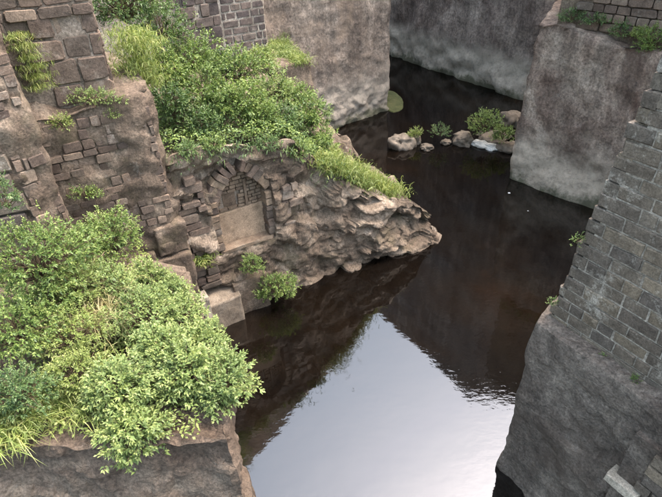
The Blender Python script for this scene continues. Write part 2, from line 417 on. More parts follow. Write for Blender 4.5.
# far walls -----------------------------------------------------------------
d1 = az(51)
c1 = np.array([3.39, 27.5]); b1 = c1-d1[:2]*16
def ragged(V, Nn, K, rows):
    return V
far_left = rock_body('rock_wall', [tuple(b1), tuple(c1), tuple(c1+np.array([-.5, 3.2])), tuple(c1+np.array([-9, 10])), tuple(b1+np.array([-8, 8]))], -2.2, TOP['W1'], M['cliff'],
                     res=.16, rz=.11, amp=.1, freq=.55, cell=.11, cfreq=1.3, smooth_it=1, seed=3, edge_res=[.1, .2, .6, .8, .6],
                     cfade=lambda V: .18+.82*np.clip((2.1-V[:, 2]+.8*vnoise(V*.5, 7))/.9, 0, 1))
tag(far_left, 'grey cut rock wall with a straight corner edge, green algae patch at its foot', 'rock wall')
d2 = np.array([6.23, -10.3]); d2 /= np.linalg.norm(d2)
a2 = np.array([4.65, 38.73])
back = rock_body('rock_wall', [tuple(a2-d2*14), tuple(a2+d2*12.2), tuple(a2+d2*12.2+np.array([12, -2])), tuple(a2+np.array([22, 10])), tuple(a2-d2*14+np.array([8, 8]))], -2.2, TOP['W2'], M['far_cliff'],
                 res=.22, rz=.2, amp=.18, freq=.45, cell=.16, cfreq=.9, smooth_it=1, seed=5, edge_res=[.17, .5, 1, 1, 1],
                 cfade=lambda V: .3+.7*np.clip((2.2-V[:, 2])/1.0, 0, 1))
tag(back, 'long dark rock wall closing the far end of the moat', 'rock wall')
# plateau beyond the walls
gr = rock_body('terrain', [(-60, 42), (-12, 44), (30, 46), (70, 20), (75, 110), (-60, 110)], -2.2, 9.0, M['earth'], res=4, rz=3, amp=.5, freq=.1, seed=2)
tag(gr, 'high ground beyond the moat', 'ground', kind='structure')

# right bastion -------------------------------------------------------------
r1 = np.array([7.46, 19.05]); dr1 = np.array([2.07, -2.38]); dr1 /= np.linalg.norm(dr1); nr1 = np.array([-dr1[1], dr1[0]])*-1
nr1 = np.array([dr1[1], -dr1[0]])             # outward (towards the water)
bast = empty('rock_bastion', (8.5, 18, 0)); tag(bast, 'tall square rock bastion with plants along its top ledge, behind the brick tower', 'bastion')
def inv(o): o.matrix_parent_inverse = Matrix.Translation(-Vector(o.parent.location)); return o
inv(rock_body('lower_rock', [tuple(r1), tuple(r1+dr1*7.5), tuple(r1+dr1*7.5+np.array([9, 3])), tuple(r1+np.array([9, 7])), tuple(r1+np.array([1.6, 2.4]))], -2.2, [6.0, 5.2, 6, 6, 6.2], M['bastion'],
              res=.12, amp=.1, freq=.7, cell=.05, cfreq=1.3, smooth_it=1, batter=.08, parent=bast, seed=11, edge_res=[.1, .5, .6, .5, .2], topjit=.12))
up0 = r1+np.array([.55, -.1]); 
inv(rock_body('upper_wall', [tuple(up0), tuple(up0+dr1*7.5), tuple(up0+dr1*7.5+np.array([8, 3])), tuple(up0+np.array([8, 6])), tuple(up0+np.array([1.3, 1.8]))], 5.0, TOP['R1'], M['rubble'],
              res=.16, amp=.08, freq=.8, cell=.05, cfreq=1.2, parent=bast, seed=12, edge_res=[.14, .6, .8, .6, .3]))
pool = shared(RUBBLE, M['rubble_stone'])
courses(bast, pool, 5, np.array([*up0, 0]), np.array([*dr1, 0]), np.array([*nr1, 0]), 1.1, 5.2, 5.9, 8.8, .24, .32, .35, .8, .03, .07, .25, tilt=.02)

# right dressed-stone tower and its rock foot ---------------------------------
u2 = -az(-31); n2 = np.array([-u2[1], u2[0], 0])*-1
n2 = np.array([u2[1], -u2[0], 0])
if n2[0] > 0: n2 = -n2
o2 = np.array([3.54, 6.41, 0])
foot = rock_body('rock_footing', [(3.36, 6.25), tuple(np.array([3.36, 6.25])+u2[:2]*7), (14, 2), (12, 10), (6.2, 9.4)], -2.2, [3.98, 3.9, 3.9, 3.9, 4.0], M['near_rock'],
                 res=.07, amp=.07, freq=.8, cell=.06, cfreq=.75, batter=.16, smooth_it=1, smooth=False, seed=21, edge_res=[.05, .5, .8, .6, .12], topjit=.05, rings=10)
tag(foot, 'massive grey rock footing rising from the water below the brick tower', 'rock')
tow = empty('stone_tower', (5, 5, 3.9)); tag(tow, 'battered tower of grey dressed stone courses at the right edge', 'tower')
st2 = lambda z: max(0, (z-3.95))*.10+(.14 if z > 7.5 else 0)
LEAN = .02
def quad_prism(name, pts, z0, z1, mat, parent=None):
    n = len(pts); V = [(x, y, z0) for x, y in pts]+[(x, y, z1) for x, y in pts]
    Fc = [(i, (i+1) % n, n+(i+1) % n, n+i) for i in range(n)]+[tuple(range(n, 2*n)), tuple(range(n-1, -1, -1))]
    return link(name, mesh(name, V, Fc), mat, parent)
# mortar core, tapering with the face
def core(name, o, u, nrm, s0, s1, e, z0, z1, depth, lean, mat, parent, inset=.05):
    A = o-nrm*inset
    def pt(uu, dd, z): return A+u*uu-nrm*dd-nrm*lean*(z-z0)+ZUP*z
    V = [pt(s0+.05, 0, z0), pt(e, 0, z0), pt(e, depth, z0), pt(s0+.05, depth, z0), pt(s1+.05, 0, z1), pt(e, 0, z1), pt(e, depth, z1), pt(s1+.05, depth, z1)]
    Fc = [(0, 1, 5, 4), (1, 2, 6, 5), (2, 3, 7, 6), (3, 0, 4, 7), (4, 5, 6, 7), (3, 2, 1, 0)]
    V = np.array(V)
    # make outward whatever the handedness
    if np.dot(np.cross(V[1]-V[0], V[4]-V[0]), nrm) < 0: Fc = [f[::-1] for f in Fc]
    return inv(link(name, mesh(name, V, Fc), mat, parent))
core('mortar_core', o2, u2, n2, 0, .58, 7, 3.6, 8.0, 3.0, LEAN, M['mortar'], tow, inset=.022)
core('mortar_core', o2-n2*LEAN*4.4, u2, n2, .75, 1.0, 7, 7.99, TOP['R2'], 2.8, LEAN, M['mortar'], tow, inset=.022)
pool = shared(DRESSED, M['tower_stone'])
courses(tow, pool, 8, o2, u2, n2, 0, 3.6, 3.93, TOP['R2']-.02, .185, .235, .3, .62, .018, -.002, .22, LEAN, start=st2, end=lambda z: 3.6, name='stone', jit=.01, tilt=.008)
# far end of the tower (returns away from the camera)
courses(tow, pool, 9, o2, -n2, -u2, 0, 2.6, 3.93, TOP['R2']-.02, .2, .22, .3, .6, .018, .0, .22, .1, start=lambda z: .1, end=lambda z: 2.6, name='stone')
# buttress at the lower right corner of the view
but = empty('stone_buttress', (4.7, 4.2, 0)); tag(but, 'low stone buttress with a pale slab on it, bottom right corner', 'buttress')
ob = o2+u2*1.95+n2*.42+ZUP*.25
core('mortar_core', ob, u2, n2, 0, 0, 5, -2.2, 3.25, 1.2, .0, M['near_rock'], but, inset=.02)
courses(but, pool, 12, ob, u2, n2, .32, 2.6, 2.3, 3.4, .2, .23, .28, .5, .02, .06, .25, start=lambda z: .30+(z-2.3)*.12, end=lambda z: 2.6)
put_stone('slab', shared(DRESSED, M['pale_slab']), random.Random(3), ob, u2, ZUP, n2, .2, 2.2, .5, .16, .45, .13, but)

# left outcrop with the niche -------------------------------------------------
up_, np_ = az(60), np.array([.5, -.8660254, 0])
po = np.array([-.84, 12.54, 0])
def onpen(x): return po+up_*((x-po[0])/up_[0])
NU0, NU1, NZ0, NZS, NZA = -2.25, -.96, 2.2, 3.55, 4.28           # niche in (u along front, z)
NUC = (NU0+NU1)/2; NHW = (NU1-NU0)/2
def arch_z(u):
    s = np.clip(np.abs(u-NUC)/NHW, 0, 1); return NZS+(NZA-NZS)*(1-s**1.6)
outc = empty('rock_outcrop', (-.8, 12.6, 0)); tag(outc, 'rugged rock outcrop with an arched niche, overgrown on top, jutting into the water', 'rock outcrop')
def pen_post(V, Nn, K, rows):
    rel = V-po; uu = rel@up_; dn = rel@np_
    front = (dn > -1.0) & (dn < 1.2) & (uu > NU0-.35) & (uu < NU1+.35)
    k = front & (V[:, 2] > NZ0-.12) & (V[:, 2] < arch_z(uu)+.28) & (uu > NU0-.18) & (uu < NU1+.18)
    V = V.copy(); V[k] = V[k]-np_*(dn[k]+.62)[:, None]
    return V
pp = [(-4.2, 10.60), (-2.45, 11.61), (-.84, 12.54), (.26, 13.3), (1.3, 13.75), (2.3, 14.22), (3.0, 14.55), (3.42, 14.95), (3.0, 15.3), (1.8, 15.4), (.6, 15.7), (-.5, 16.8), (-1.4, 18.3), (-7.5, 17.5), (-8.5, 13)]
pt = [5.1, 5.1, 4.7, 3.4, 2.5, 1.75, 1.45, 1.0, 1.2, 2.2, 3.4, 4.4, 4.6, 6.0, 6.2]
rock = inv(rock_body('rock', pp, -2.2, pt, M['outcrop'], res=.1, rz=.07, amp=.16, freq=.7, cell=.26, cfreq=.85, fine=.35, smooth_it=1, seed=33, parent=outc, topjit=.1, rings=16,
              edge_res=[.06, .06, .055, .055, .055, .055, .06, .08, .1, .15, .2, .4, .5, .5, .3], batter=.12, post=pen_post, smooth=False,
              cfade=lambda V: .75+.5*np.clip((V[:, 0]+.3)/2, 0, 1)))
# niche: back, jamb stones, voussoirs, panel
nic = empty('niche'); nic.parent = outc; nic['label'] = 'arched niche with pale back and small dark recess'
nic.location = (0, 0, 0); nic.matrix_parent_inverse = Matrix.Translation(-Vector(outc.location))
NPOOL = shared(DRESSED, M['niche_stone']); BPOOL = shared(DRESSED, M['niche_back']); RP = shared(RUBBLE, M['rubble_stone'])
rg = random.Random(41)
# pale lower slab stones of the back, coursed bricks above, with a hole left for the small recess
RX0, RX1, RZ0, RZ1 = NUC-.42, NUC-.02, 3.18, 3.66
z = NZ0-.05
put_stone('back_panel', BPOOL, rg, po, up_, ZUP, np_, NUC, NZ0-.05+.49, NHW*2+.24, .98, .12, -.31, nic)
z += .98
for h in ():
    x = NU0-.1
    while x < NU1+.1:
        l = rg.uniform(.55, .9); l = min(l, NU1+.12-x)
        if l > .1: put_stone('back_stone', BPOOL, rg, po, up_, ZUP, np_, x+l/2, z+h/2, l-.004, h-.004, .12, -.30+rg.uniform(-.004, .004), nic)
        x += l
    z += h
while z < NZA:
    h = rg.uniform(.085, .11); x = NU0-.08
    while x < NU1+.08:
        l = rg.uniform(.16, .3)
        um = x+l/2
        if not (RX0 < um < RX1 and RZ0 < z+h/2 < RZ1) and z < arch_z(np.array(um))+.1:
            put_stone('brick', NPOOL, rg, po, up_, ZUP, np_, um, z+h/2, l-.018, h-.018, .12, -.32+rg.uniform(-.01, .01), nic)
        x += l
    z += h
A = po+up_*(NU0-.3)-np_*.40; B = po+up_*(NU1+.3)-np_*.40
bk = link('niche_wall', mesh('niche_wall', [A+ZUP*(NZ0-.3), B+ZUP*(NZ0-.3), B+ZUP*(NZA+.3), A+ZUP*(NZA+.3)], [(0, 1, 2, 3)]), M['mortar_dark'], nic)
put_stone('recess', shared(DRESSED, M['niche_stone']), rg, po, up_, ZUP, np_, (RX0+RX1)/2, (RZ0+RZ1)/2, .36, .46, .1, -.385, nic)
put_stone('sill', NPOOL, rg, po, up_, ZUP, np_, NUC, NZ0-.1, NHW*2+.3, .12, .5, -.0, nic)
put_stone('pilaster', NPOOL, rg, po, up_, ZUP, np_, NUC+.22, 3.55, .07, .75, .1, -.27, nic)
# jambs
for side in (-1, 1):
    z = NZ0-.02
    while z < NZS-.02:
        h = rg.uniform(.16, .26); l = rg.uniform(.3, .5)
        put_stone('jamb_stone', NPOOL if rg.random() < .4 else RP, rg, po, up_, ZUP, np_, NUC+side*(NHW+l/2), z+h/2, l, h-.02, .4, -.0+rg.uniform(-.04, .03), nic)
        z += h
# voussoirs along both arcs of the pointed arch
for side in (-1, 1):
    ts = np.linspace(1, 0.04, 7)
    for a, b in zip(ts[:-1], ts[1:]):
        ua, ub = NUC+side*NHW*a, NUC+side*NHW*b
        za, zb = float(arch_z(np.array(ua))), float(arch_z(np.array(ub)))
        tx, tz = ub-ua, zb-za; L = math.hypot(tx, tz); ang = math.atan2(tz, tx)
        nx_, nz_ = (-tz/L, tx/L)
        if nz_ < 0: nx_, nz_ = -nx_, -nz_
        hh = .34
        put_stone('voussoir', RP if rg.random() < .6 else NPOOL, rg, po, up_, ZUP, np_, (ua+ub)/2+nx_*hh/2, (za+zb)/2+nz_*hh/2, L*1.06, hh*rg.uniform(.8, 1.15), .4, .0+rg.uniform(-.04, .03), nic, ang if abs(ang) < 1.58 else ang-math.pi)
# coursed facing stones beside the niche
def facing_keep(u, z, l, h):
    if rg.random() < .22: return False
    return True
courses(outc, RP, 51, po, up_, np_, -3.75, NU0-.42, 1.25, 4.5, .15, .26, .25, .55, .03, .1, .4, keep=lambda u, z, l, h: (facing_keep(u, z, l, h) and u+l/2 < NU0-.28), start=lambda z: -3.75, end=lambda z: NU0-.3, jit=.05, tilt=.05)
courses(outc, RP, 52, po, up_, np_, NU1+.4, NU1+1.1, 1.9, 3.5, .17, .28, .3, .6, .03, .09, .4, keep=facing_keep, start=lambda z: NU1+.42, end=lambda z: NU1+.95+.15*math.sin(z*9), jit=.05, tilt=.05)
# low plinth block at the water
pl = po+up_*(-3.35)
def rough_box(name, org, u, nrm, lu, ld, lz, mat, parent=None, seed=0, amp=.03, res=.09):
    p0, p1 = org, org+u*lu
    poly = [p0[:2], p1[:2], (p1-nrm*ld)[:2], (p0-nrm*ld)[:2]]
    if np.cross(poly[1]-poly[0], poly[2]-poly[1]) < 0: poly = poly[::-1]
    return rock_body(name, [tuple(p) for p in poly], org[2], org[2]+lz, mat, res=res, amp=amp, freq=2, cell=amp*.5, cfreq=2, seed=seed, parent=parent, topjit=.02, rings=4)
inv(rough_box('plinth', po+up_*-3.42+np_*.42+ZUP*-2.2, up_, np_, 1.25, .9, 3.1, M['concrete'], outc, 61, .03))
inv(rough_box('plinth', po+up_*-2.3+np_*.22+ZUP*-2.2, up_, np_, 1.0, .9, 3.35, M['outcrop'], outc, 62, .06))
# block corner at the back of the outcrop, below the rear wall
q = at(300, 67, 4.9)

# rear masonry wall ---------------------------------------------------------------
w3r = at(270, 62, 4.5); u3 = az(57); n3 = np.array([u3[1], -u3[0], 0])
rear = empty('masonry_wall', tuple(w3r)); tag(rear, 'dark brick-like masonry wall with pale joints behind the overgrown outcrop', 'wall')
e3 = w3r[:2]-n3[:2]*.06; 
inv(rock_body('wall_core', [tuple(e3-u3[:2]*9), tuple(e3), tuple(e3-n3[:2]*2.2), tuple(e3-u3[:2]*9-n3[:2]*2.2)], 1, TOP['W3'], M['mortar'], res=.2, amp=.015, freq=1, seed=71, parent=rear, rz=.3))
WP = shared(DRESSED, M['wall_stone']); WR = shared(RUBBLE, M['wall_stone'])
O3 = np.array([w3r[0], w3r[1], 0])
courses(rear, WP, 72, O3, u3, n3, -1.75, 0, 4.0, 7.6, .2, .3, .3, .8, .055, -.03, .3, start=lambda z: -1.75, end=lambda z: 0, jit=.012, tilt=.012)
courses(rear, WR, 73, O3, u3, n3, -4.4, -1.75, 4.6, 7.8, .25, .45, .3, .8, .03, -.0, .25, start=lambda z: -4.4, end=lambda z: -1.78, jit=.06, tilt=.03)
# ruined stub right of the rear wall
sb = at(287, 66, 4.9)
stub = rock_body('wall_stub', [tuple(sb[:2]+u3[:2]*-.6), tuple(sb[:2]+u3[:2]*1.0), tuple(sb[:2]+u3[:2]*1.0-n3[:2]*1.6), tuple(sb[:2]-u3[:2]*.6-n3[:2]*1.6)], 1.5, 4.95, M['rubble'], res=.1, amp=.07, freq=1.2, cell=.08, cfreq=1.5, seed=75)
tag(stub, 'broken stub of rubble wall with a flat ledge, right of the rear masonry wall', 'wall')

# left pier (lower rubble body, upper masonry) -------------------------------------
uf = az(62); nf = np.array([uf[1], -uf[0], 0]); cf = np.array([-3.55, 10.62, 0])
pier = empty('stone_pier', (-5, 10, 0)); tag(pier, 'weathered stone pier with big upper blocks and a planted ledge, upper left', 'pier')
LZ = 6.75
inv(rock_body('lower_body', [tuple((cf-uf*5)[:2]), tuple((cf-uf*.25)[:2]), tuple((cf+uf*.0-nf*.22)[:2]), tuple((cf-nf*1.6)[:2]), tuple((cf-uf*5-nf*1.6)[:2])], -2.2, [6.55, 6.75, 6.8, 6.9, 6.9], M['rubble'],
              res=.07, amp=.07, freq=1.0, cell=.07, cfreq=1.5, smooth_it=1, seed=81, parent=pier, edge_res=[.06, .06, .06, .3, .3], topjit=.12, rings=8))
RS = shared(RUBBLE, M['rubble_stone'])
# big weathered blocks at the foot
for k, (cu, cz, wd, ht, pr, til) in enumerate([(-.42, 2.05, .95, 1.5, .16, .1), (-1.25, 1.6, .9, 1.1, .14, -.05), (-.5, .7, 1.0, 1.2, .2, 0), (-1.15, 2.7, .75, .7, .12, .2), (-.3, 3.25, .75, .75, .1, .15), (-1.7, 3.2, .6, .5, .08, 0)]):
    inv(rough_box('foot_block', cf+uf*(cu-wd/2)+nf*pr+ZUP*(cz-ht/2), uf, nf, wd, .6, ht, M['rubble'], pier, 90+k, .05, .07))
put_stone('corner_slab', shared(DRESSED, M['pale_slab']), random.Random(5), cf, uf, ZUP, nf, .12, .95, .22, .75, .4, .26, pier)
# small stones bedded in the lower body
courses(pier, RS, 84, cf, uf, nf, -3.4, -.1, 3.7, 6.3, .13, .22, .18, .42, .025, .02, .2, keep=lambda u, z, l, h: rg.random() < .85, jit=.03, tilt=.05)
cu_ = cf-nf*.45-uf*.62
inv(rock_body('wall_core', [tuple((cu_-uf*5-nf*.03)[:2]), tuple((cu_-nf*.03-uf*.05)[:2]), tuple((cu_-nf*1.1-uf*.05)[:2]), tuple((cu_-uf*5-nf*1.1)[:2])], 5, TOP['F'], M['mortar_dark'], res=.15, amp=.03, seed=85, parent=pier, rz=.3))
courses(pier, RS, 86, cu_, uf, nf, -2.6, 0, 6.6, 8.2, .24, .46, .3, .85, .03, .015, .3, end=lambda z: 0, start=lambda z: -2.6, jit=.05, tilt=.05)
courses(pier, RS, 87, cu_, uf, nf, -2.6, 0, 8.2, 10.0, .2, .3, .3, .6, .03, .02, .3, end=lambda z: 0, start=lambda z: -2.6, jit=.04, tilt=.03)
courses(pier, RS, 88, cu_, -nf, uf, 0, 1.0, 6.6, 9.6, .25, .4, .3, .6, .025, .04, .3, start=lambda z: .05, end=lambda z: 1.0, jit=.03)

# near-left wall end ---------------------------------------------------------------
gc = np.array([-5.0, 8.35, 0]); ug = az(70); ng = np.array([ug[1], -ug[0], 0])
wallg = empty('wall_end', (-6, 8, 3)); tag(wallg, 'ragged end of a blocky stone wall at the far left edge', 'wall')
inv(rock_body('wall_core', [tuple((gc-ug*5)[:2]), tuple((gc-ug*.32)[:2]), tuple((gc)[:2]+np.array([0, .25])), tuple((gc-ng*.9)[:2]), tuple((gc-ug*5-ng*1.2)[:2])], 2.5, TOP['G'], M['rubble'],
              res=.08, amp=.05, freq=1.6, cell=.05, cfreq=3.0, smooth_it=1, seed=95, parent=wallg, fine=.6, edge_res=[.1, .06, .06, .2, .5]))
GP = shared(DRESSED, M['tower_stone'])
courses(wallg, GP, 96, gc, ug, ng, -2.2, -.42, 4.2, 9.2, .34, .46, .45, .8, .03, .1, .3, start=lambda z: -2.2, end=lambda z: -.42+.05*math.sin(z*7), jit=.03, tilt=.01)

sa = gc-ug*.32; sv = (gc+np.array([0, .25, 0]))-sa; sl_ = np.linalg.norm(sv); sv = sv/sl_; sn = np.array([sv[1], -sv[0], 0])
courses(wallg, RS, 97, sa, sv, sn, -.1, sl_, 4.0, 9.4, .13, .26, .14, .3, .02, .02, .2, start=lambda z: -.08, end=lambda z: sl_+.04*math.sin(z*5), jit=.035, tilt=.08, keep=lambda u, z, l, h: rg.random() < .75)
# foreground terrace -----------------------------------------------------------------
terr = rock_body('rock_terrace', [(-9, 4.1), (-4.6, 4.3), (-1.55, 4.46), (-1.75, 5.4), (-2.6, 7.6), (-3.35, 9.6), (-5.5, 9.3), (-9, 8)], -2.2, [4.2, 4.0, 3.75, 3.6, 3.4, 3.0, 3.9, 4.6], M['terrace_rock'],
                 res=.08, amp=.1, freq=.9, cell=.12, cfreq=.8, smooth_it=1, smooth=False, seed=101, edge_res=[.1, .05, .05, .07, .1, .2, .4, .4], batter=.18, topjit=.08, rings=10)
tag(terr, 'dark rock terrace carrying the leafy shrubs in the lower left', 'rock terrace')

# boulders -------------------------------------------------------------------------
def boulder(px, py, rx, ry, rz, mat, label, seed, group=None, sink=.25, name='boulder'):
    p = at(px, py, 0)
    import bmesh
    bm = bmesh.new(); bmesh.ops.create_icosphere(bm, subdivisions=4, radius=1)
    V = np.array([v.co[:] for v in bm.verts]); Fc = np.array([[v.index for v in f.verts] for f in bm.faces]); bm.free()
    d = .4*facets(V*1.1+seed*7.1, seed)+.12*facets(V*2.6, seed+3)+.1*fbm(V*1.4+seed, 3, seed)+.05*fbm(V*5, 3, seed+2)
    V = V*(1+d)[:, None]; V[:, 2] = np.where(V[:, 2] > .55, .55+(V[:, 2]-.55)*.5, V[:, 2])
    V = V*np.array([rx, ry, rz])
    o = link(name, mesh(name, V, Fc, False), mat); o.location = (p[0], p[1], rz*(1-2*sink)*.55); o.rotation_euler = (0, 0, seed*1.7)
    return tag(o, label, 'boulder', group)
G_ = 'boulders in the far water'
boulder(402, 147, .42, .5, .55, M['boulder'], 'largest grey boulder at the left end of the row in the far water', 1, G_)
boulder(414, 142, .3, .4, .42, M['boulder'], 'grey boulder behind the yellow-green plant in the far water', 2, G_)
boulder(427, 149, .26, .3, .2, M['boulder'], 'small low brown rock right of the leftmost boulders', 3, G_)
boulder(462, 142, .52, .5, .42, M['boulder'], 'rounded grey boulder just left of the white rock', 4, G_)
boulder(483, 145, .62, .38, .16, M['white_rock'], 'flat bright white rock at the edge of the far bush', 5, G_)
boulder(507, 149, .4, .45, .28, M['boulder'], 'grey boulder touching the foot of the square bastion', 6, G_)
boulder(511, 124, .55, .45, .6, M['boulder'], 'pale rounded boulder half hidden behind the far bush', 7, G_)
boulder(446, 143, .25, .25, .14, M['boulder'], 'tiny dark stone between the two larger far boulders', 8, G_)
boulder(492, 138, .7, .8, .22, M['boulder'], 'low mossy rock under the roots of the far bush', 9, G_)
# algae patch at the foot of the corner
ap = at(393, 101, 0); NV = 40
V = [(0, 0, .06)]+[(math.cos(2*math.pi*i/NV)*(.62+.02*math.sin(i*1.3)), math.sin(2*math.pi*i/NV)*(1.75+.03*math.cos(i*.9)), .045) for i in range(NV)]+[(math.cos(2*math.pi*i/NV)*.85, math.sin(2*math.pi*i/NV)*2.1, -.3) for i in range(NV)]
Fc = [(0, 1+i, 1+(i+1) % NV) for i in range(NV)]+[(1+i, 1+NV+i, 1+NV+(i+1) % NV, 1+(i+1) % NV) for i in range(NV)]
M['algae'] = rock_mat('algae mat', (.03, .036, .014), (.05, .06, .024), (.075, .08, .04), 2, 0, bump=.4, crack=0)
alg = link('algae_bank', mesh('algae_bank', V, Fc), M['algae']); alg.location = (ap[0]-.1, ap[1], 0); tag(alg, 'flat green algae patch at the foot of the far rock corner', 'algae')

# ------------------------------------------------------------------ plants
def norm(a): return a/(np.linalg.norm(a, axis=-1, keepdims=True)+1e-9)
def leaves_mesh(name, B, D, L, Wd, tint, rs, droop=.25):
    n = len(B); D = norm(D)
    side = norm(np.cross(D, np.tile([0, 0, 1.], (n, 1))+rs.normal(0, .35, (n, 3)))); nm = np.cross(side, D)
    L = L[:, None]; Wd = Wd[:, None]
    dz = np.zeros((n, 3)); dz[:, 2] = -1
    mid = B+D*L*.48+nm*L*.03
    le = mid+side*Wd*.5+nm*Wd*.18-D*L*.04; ri = mid-side*Wd*.5+nm*Wd*.18-D*L*.04
    tip = B+D*L+dz*L*droop*rs.uniform(.3, 1.3, (n, 1))
    V = np.stack([B, le, ri, tip, mid], 1).reshape(-1, 3)
    base = (np.arange(n)*5)[:, None]
    Fc = np.concatenate([base+np.array([[0, 1, 4]]), base+np.array([[0, 4, 2]]), base+np.array([[1, 3, 4]]), base+np.array([[4, 3, 2]])], 0)
    return mesh(name, V, Fc, False, {'tint': np.repeat(tint, 5)})
def tubes(name, A, Bp, r0, r1, sag, rs):
    """bundle of 3-sided stems, three segments each"""
    V = []; Fc = []; k = 0
    for a, b in zip(A, Bp):
        ax = b-a; L = np.linalg.norm(ax)+1e-6; ax = ax/L
        s = np.cross(ax, [0.3, .2, 1.]); s /= np.linalg.norm(s)+1e-9; t = np.cross(ax, s)
        bend = rs.normal(0, .06, 3)*L
        for j in range(4):
            f = j/3; c = a+(b-a)*f+bend*math.sin(f*math.pi); c[2] += sag*L*math.sin(f*math.pi)
            rr = r0+(r1-r0)*f
            for q_ in range(3):
                an = q_*2.0944; V.append(c+s*math.cos(an)*rr+t*math.sin(an)*rr)
        for j in range(3):
            for q_ in range(3):
                Fc.append((k+j*3+q_, k+j*3+(q_+1) % 3, k+(j+1)*3+(q_+1) % 3, k+(j+1)*3+q_))
        k += 12
    return mesh(name, np.array(V), np.array(Fc), True)
def bush(base, r, mat, label, seed, twigs=260, per=9, leaf=.085, lw=.42, group=None, name='shrub', lean=(0, 0, 0), low=-.15, cat='shrub', droop=.25, pos='mid', lump=.22):
    """base: root point; r=(rx,ry,rz) crown half sizes; crown centre sits 0.55*rz above the root plus lean"""
    rs = np.random.RandomState(seed)
    base = np.array(base, float); r = np.array(r, float)*np.ones(3)
    ctr = base+np.array([0, 0, r[2]*.5])+np.array(lean)
    d = norm(rs.normal(0, 1, (twigs*3, 3))); d = d[d[:, 2] > low][:twigs]
    rad = rs.uniform(.45, 1., len(d))**.6*(1+lump*fbm(d*2.2+seed*3.3, 3, seed)+.1*rs.normal(0, 1, len(d)))
    tip = ctr+d*r*rad[:, None]
    axis = norm(d*np.array([1, 1, .8])+np.array([0, 0, .7])+rs.normal(0, .3, d.shape))
    Bs, Ds, Ls, Ts = [], [], [], []
    for j in range(per):
        ph = 2.4*j+rs.uniform(0, .8, len(d)); el = .35+.75*(j/per)+rs.normal(0, .15, len(d))   # later leaves lower and flatter
        s = norm(np.cross(axis, rs.normal(0, 1, axis.shape))*.2+np.cross(axis, np.array([.31, .77, .2]))); t = np.cross(axis, s)
        rd = s*np.cos(ph)[:, None]+t*np.sin(ph)[:, None]
        back = (j/per)*leaf*1.7
        Bs.append(tip-axis*back+rs.normal(0, leaf*.12, tip.shape)); Ds.append(axis*np.cos(el)[:, None]+rd*np.sin(el)[:, None])
        Ls.append(leaf*(.55+.55*(j/per))*rs.uniform(.7, 1.3, len(d)))
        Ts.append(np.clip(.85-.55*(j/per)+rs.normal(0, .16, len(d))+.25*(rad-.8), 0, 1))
    B = np.concatenate(Bs); D = np.concatenate(Ds); L = np.concatenate(Ls); T = np.concatenate(Ts)
    root = empty(name, tuple(base)); tag(root, label, cat, group)
    f = leaves_mesh('foliage', B-base, D, L, L*lw, T, rs, droop); link('foliage', f, mat, root)
    ns = min(len(d), max(6, twigs//5)); sel = rs.choice(len(d), ns, replace=False)
    st = tubes('stems', np.tile([0, 0, 0.], (ns, 1))+rs.normal(0, .05, (ns, 3))*r, tip[sel]-base, .012*float(r.mean())+.003, .003, .06, rs)
    link('stems', st, M['stem'], root)
    return root
def grass(base_pts, h, n, mat, label, seed, spread=.1, hang=0., cat='grass', name='grass', wid=.012, group=None):
    """a patch of blades rooted at base_pts (array), nobody could count it"""
    rs = np.random.RandomState(seed); bp = np.array(base_pts, float)
    B = bp[rs.randint(0, len(bp), n)]+rs.normal(0, spread, (n, 3))*np.array([1, 1, .25])
    D = norm(np.concatenate([rs.normal(0, .45, (n, 2)), np.ones((n, 1))], 1)); hh = (h*rs.uniform(.45, 1.2, n))[:, None]
    s = norm(np.cross(D, rs.normal(0, 1, (n, 3)))); out_ = D*np.array([1, 1, 0])
    dn = np.array([0, 0, -1.])
    p1 = B+D*hh*.5; p2 = B+D*hh*.85+out_*hh*.35+dn*hh*(.12+hang*.5); p3 = B+D*hh*1.0+out_*hh*.8+dn*hh*(.45+hang)
    w_ = wid
    V = np.stack([B-s*w_, B+s*w_, p1-s*w_*.9, p1+s*w_*.9, p2-s*w_*.6, p2+s*w_*.6, p3], 1).reshape(-1, 3)
    b = (np.arange(n)*7)[:, None]
    Fc = np.concatenate([b+np.array([[i, j, k]]) for i, j, k in ((0, 1, 3), (0, 3, 2), (2, 3, 5), (2, 5, 4), (4, 5, 6))], 0)
    o = link(name, mesh(name, V, Fc, False, {'tint': np.repeat(rs.uniform(0, 1, n), 7)}), mat)
    return tag(o, label, cat, group, 'stuff')

LP, LG, LD, LY = M['leaf_pale'], M['leaf_green'], M['leaf_dark'], M['leaf_yellow']
GF = 'shrubs on the lower left terrace'
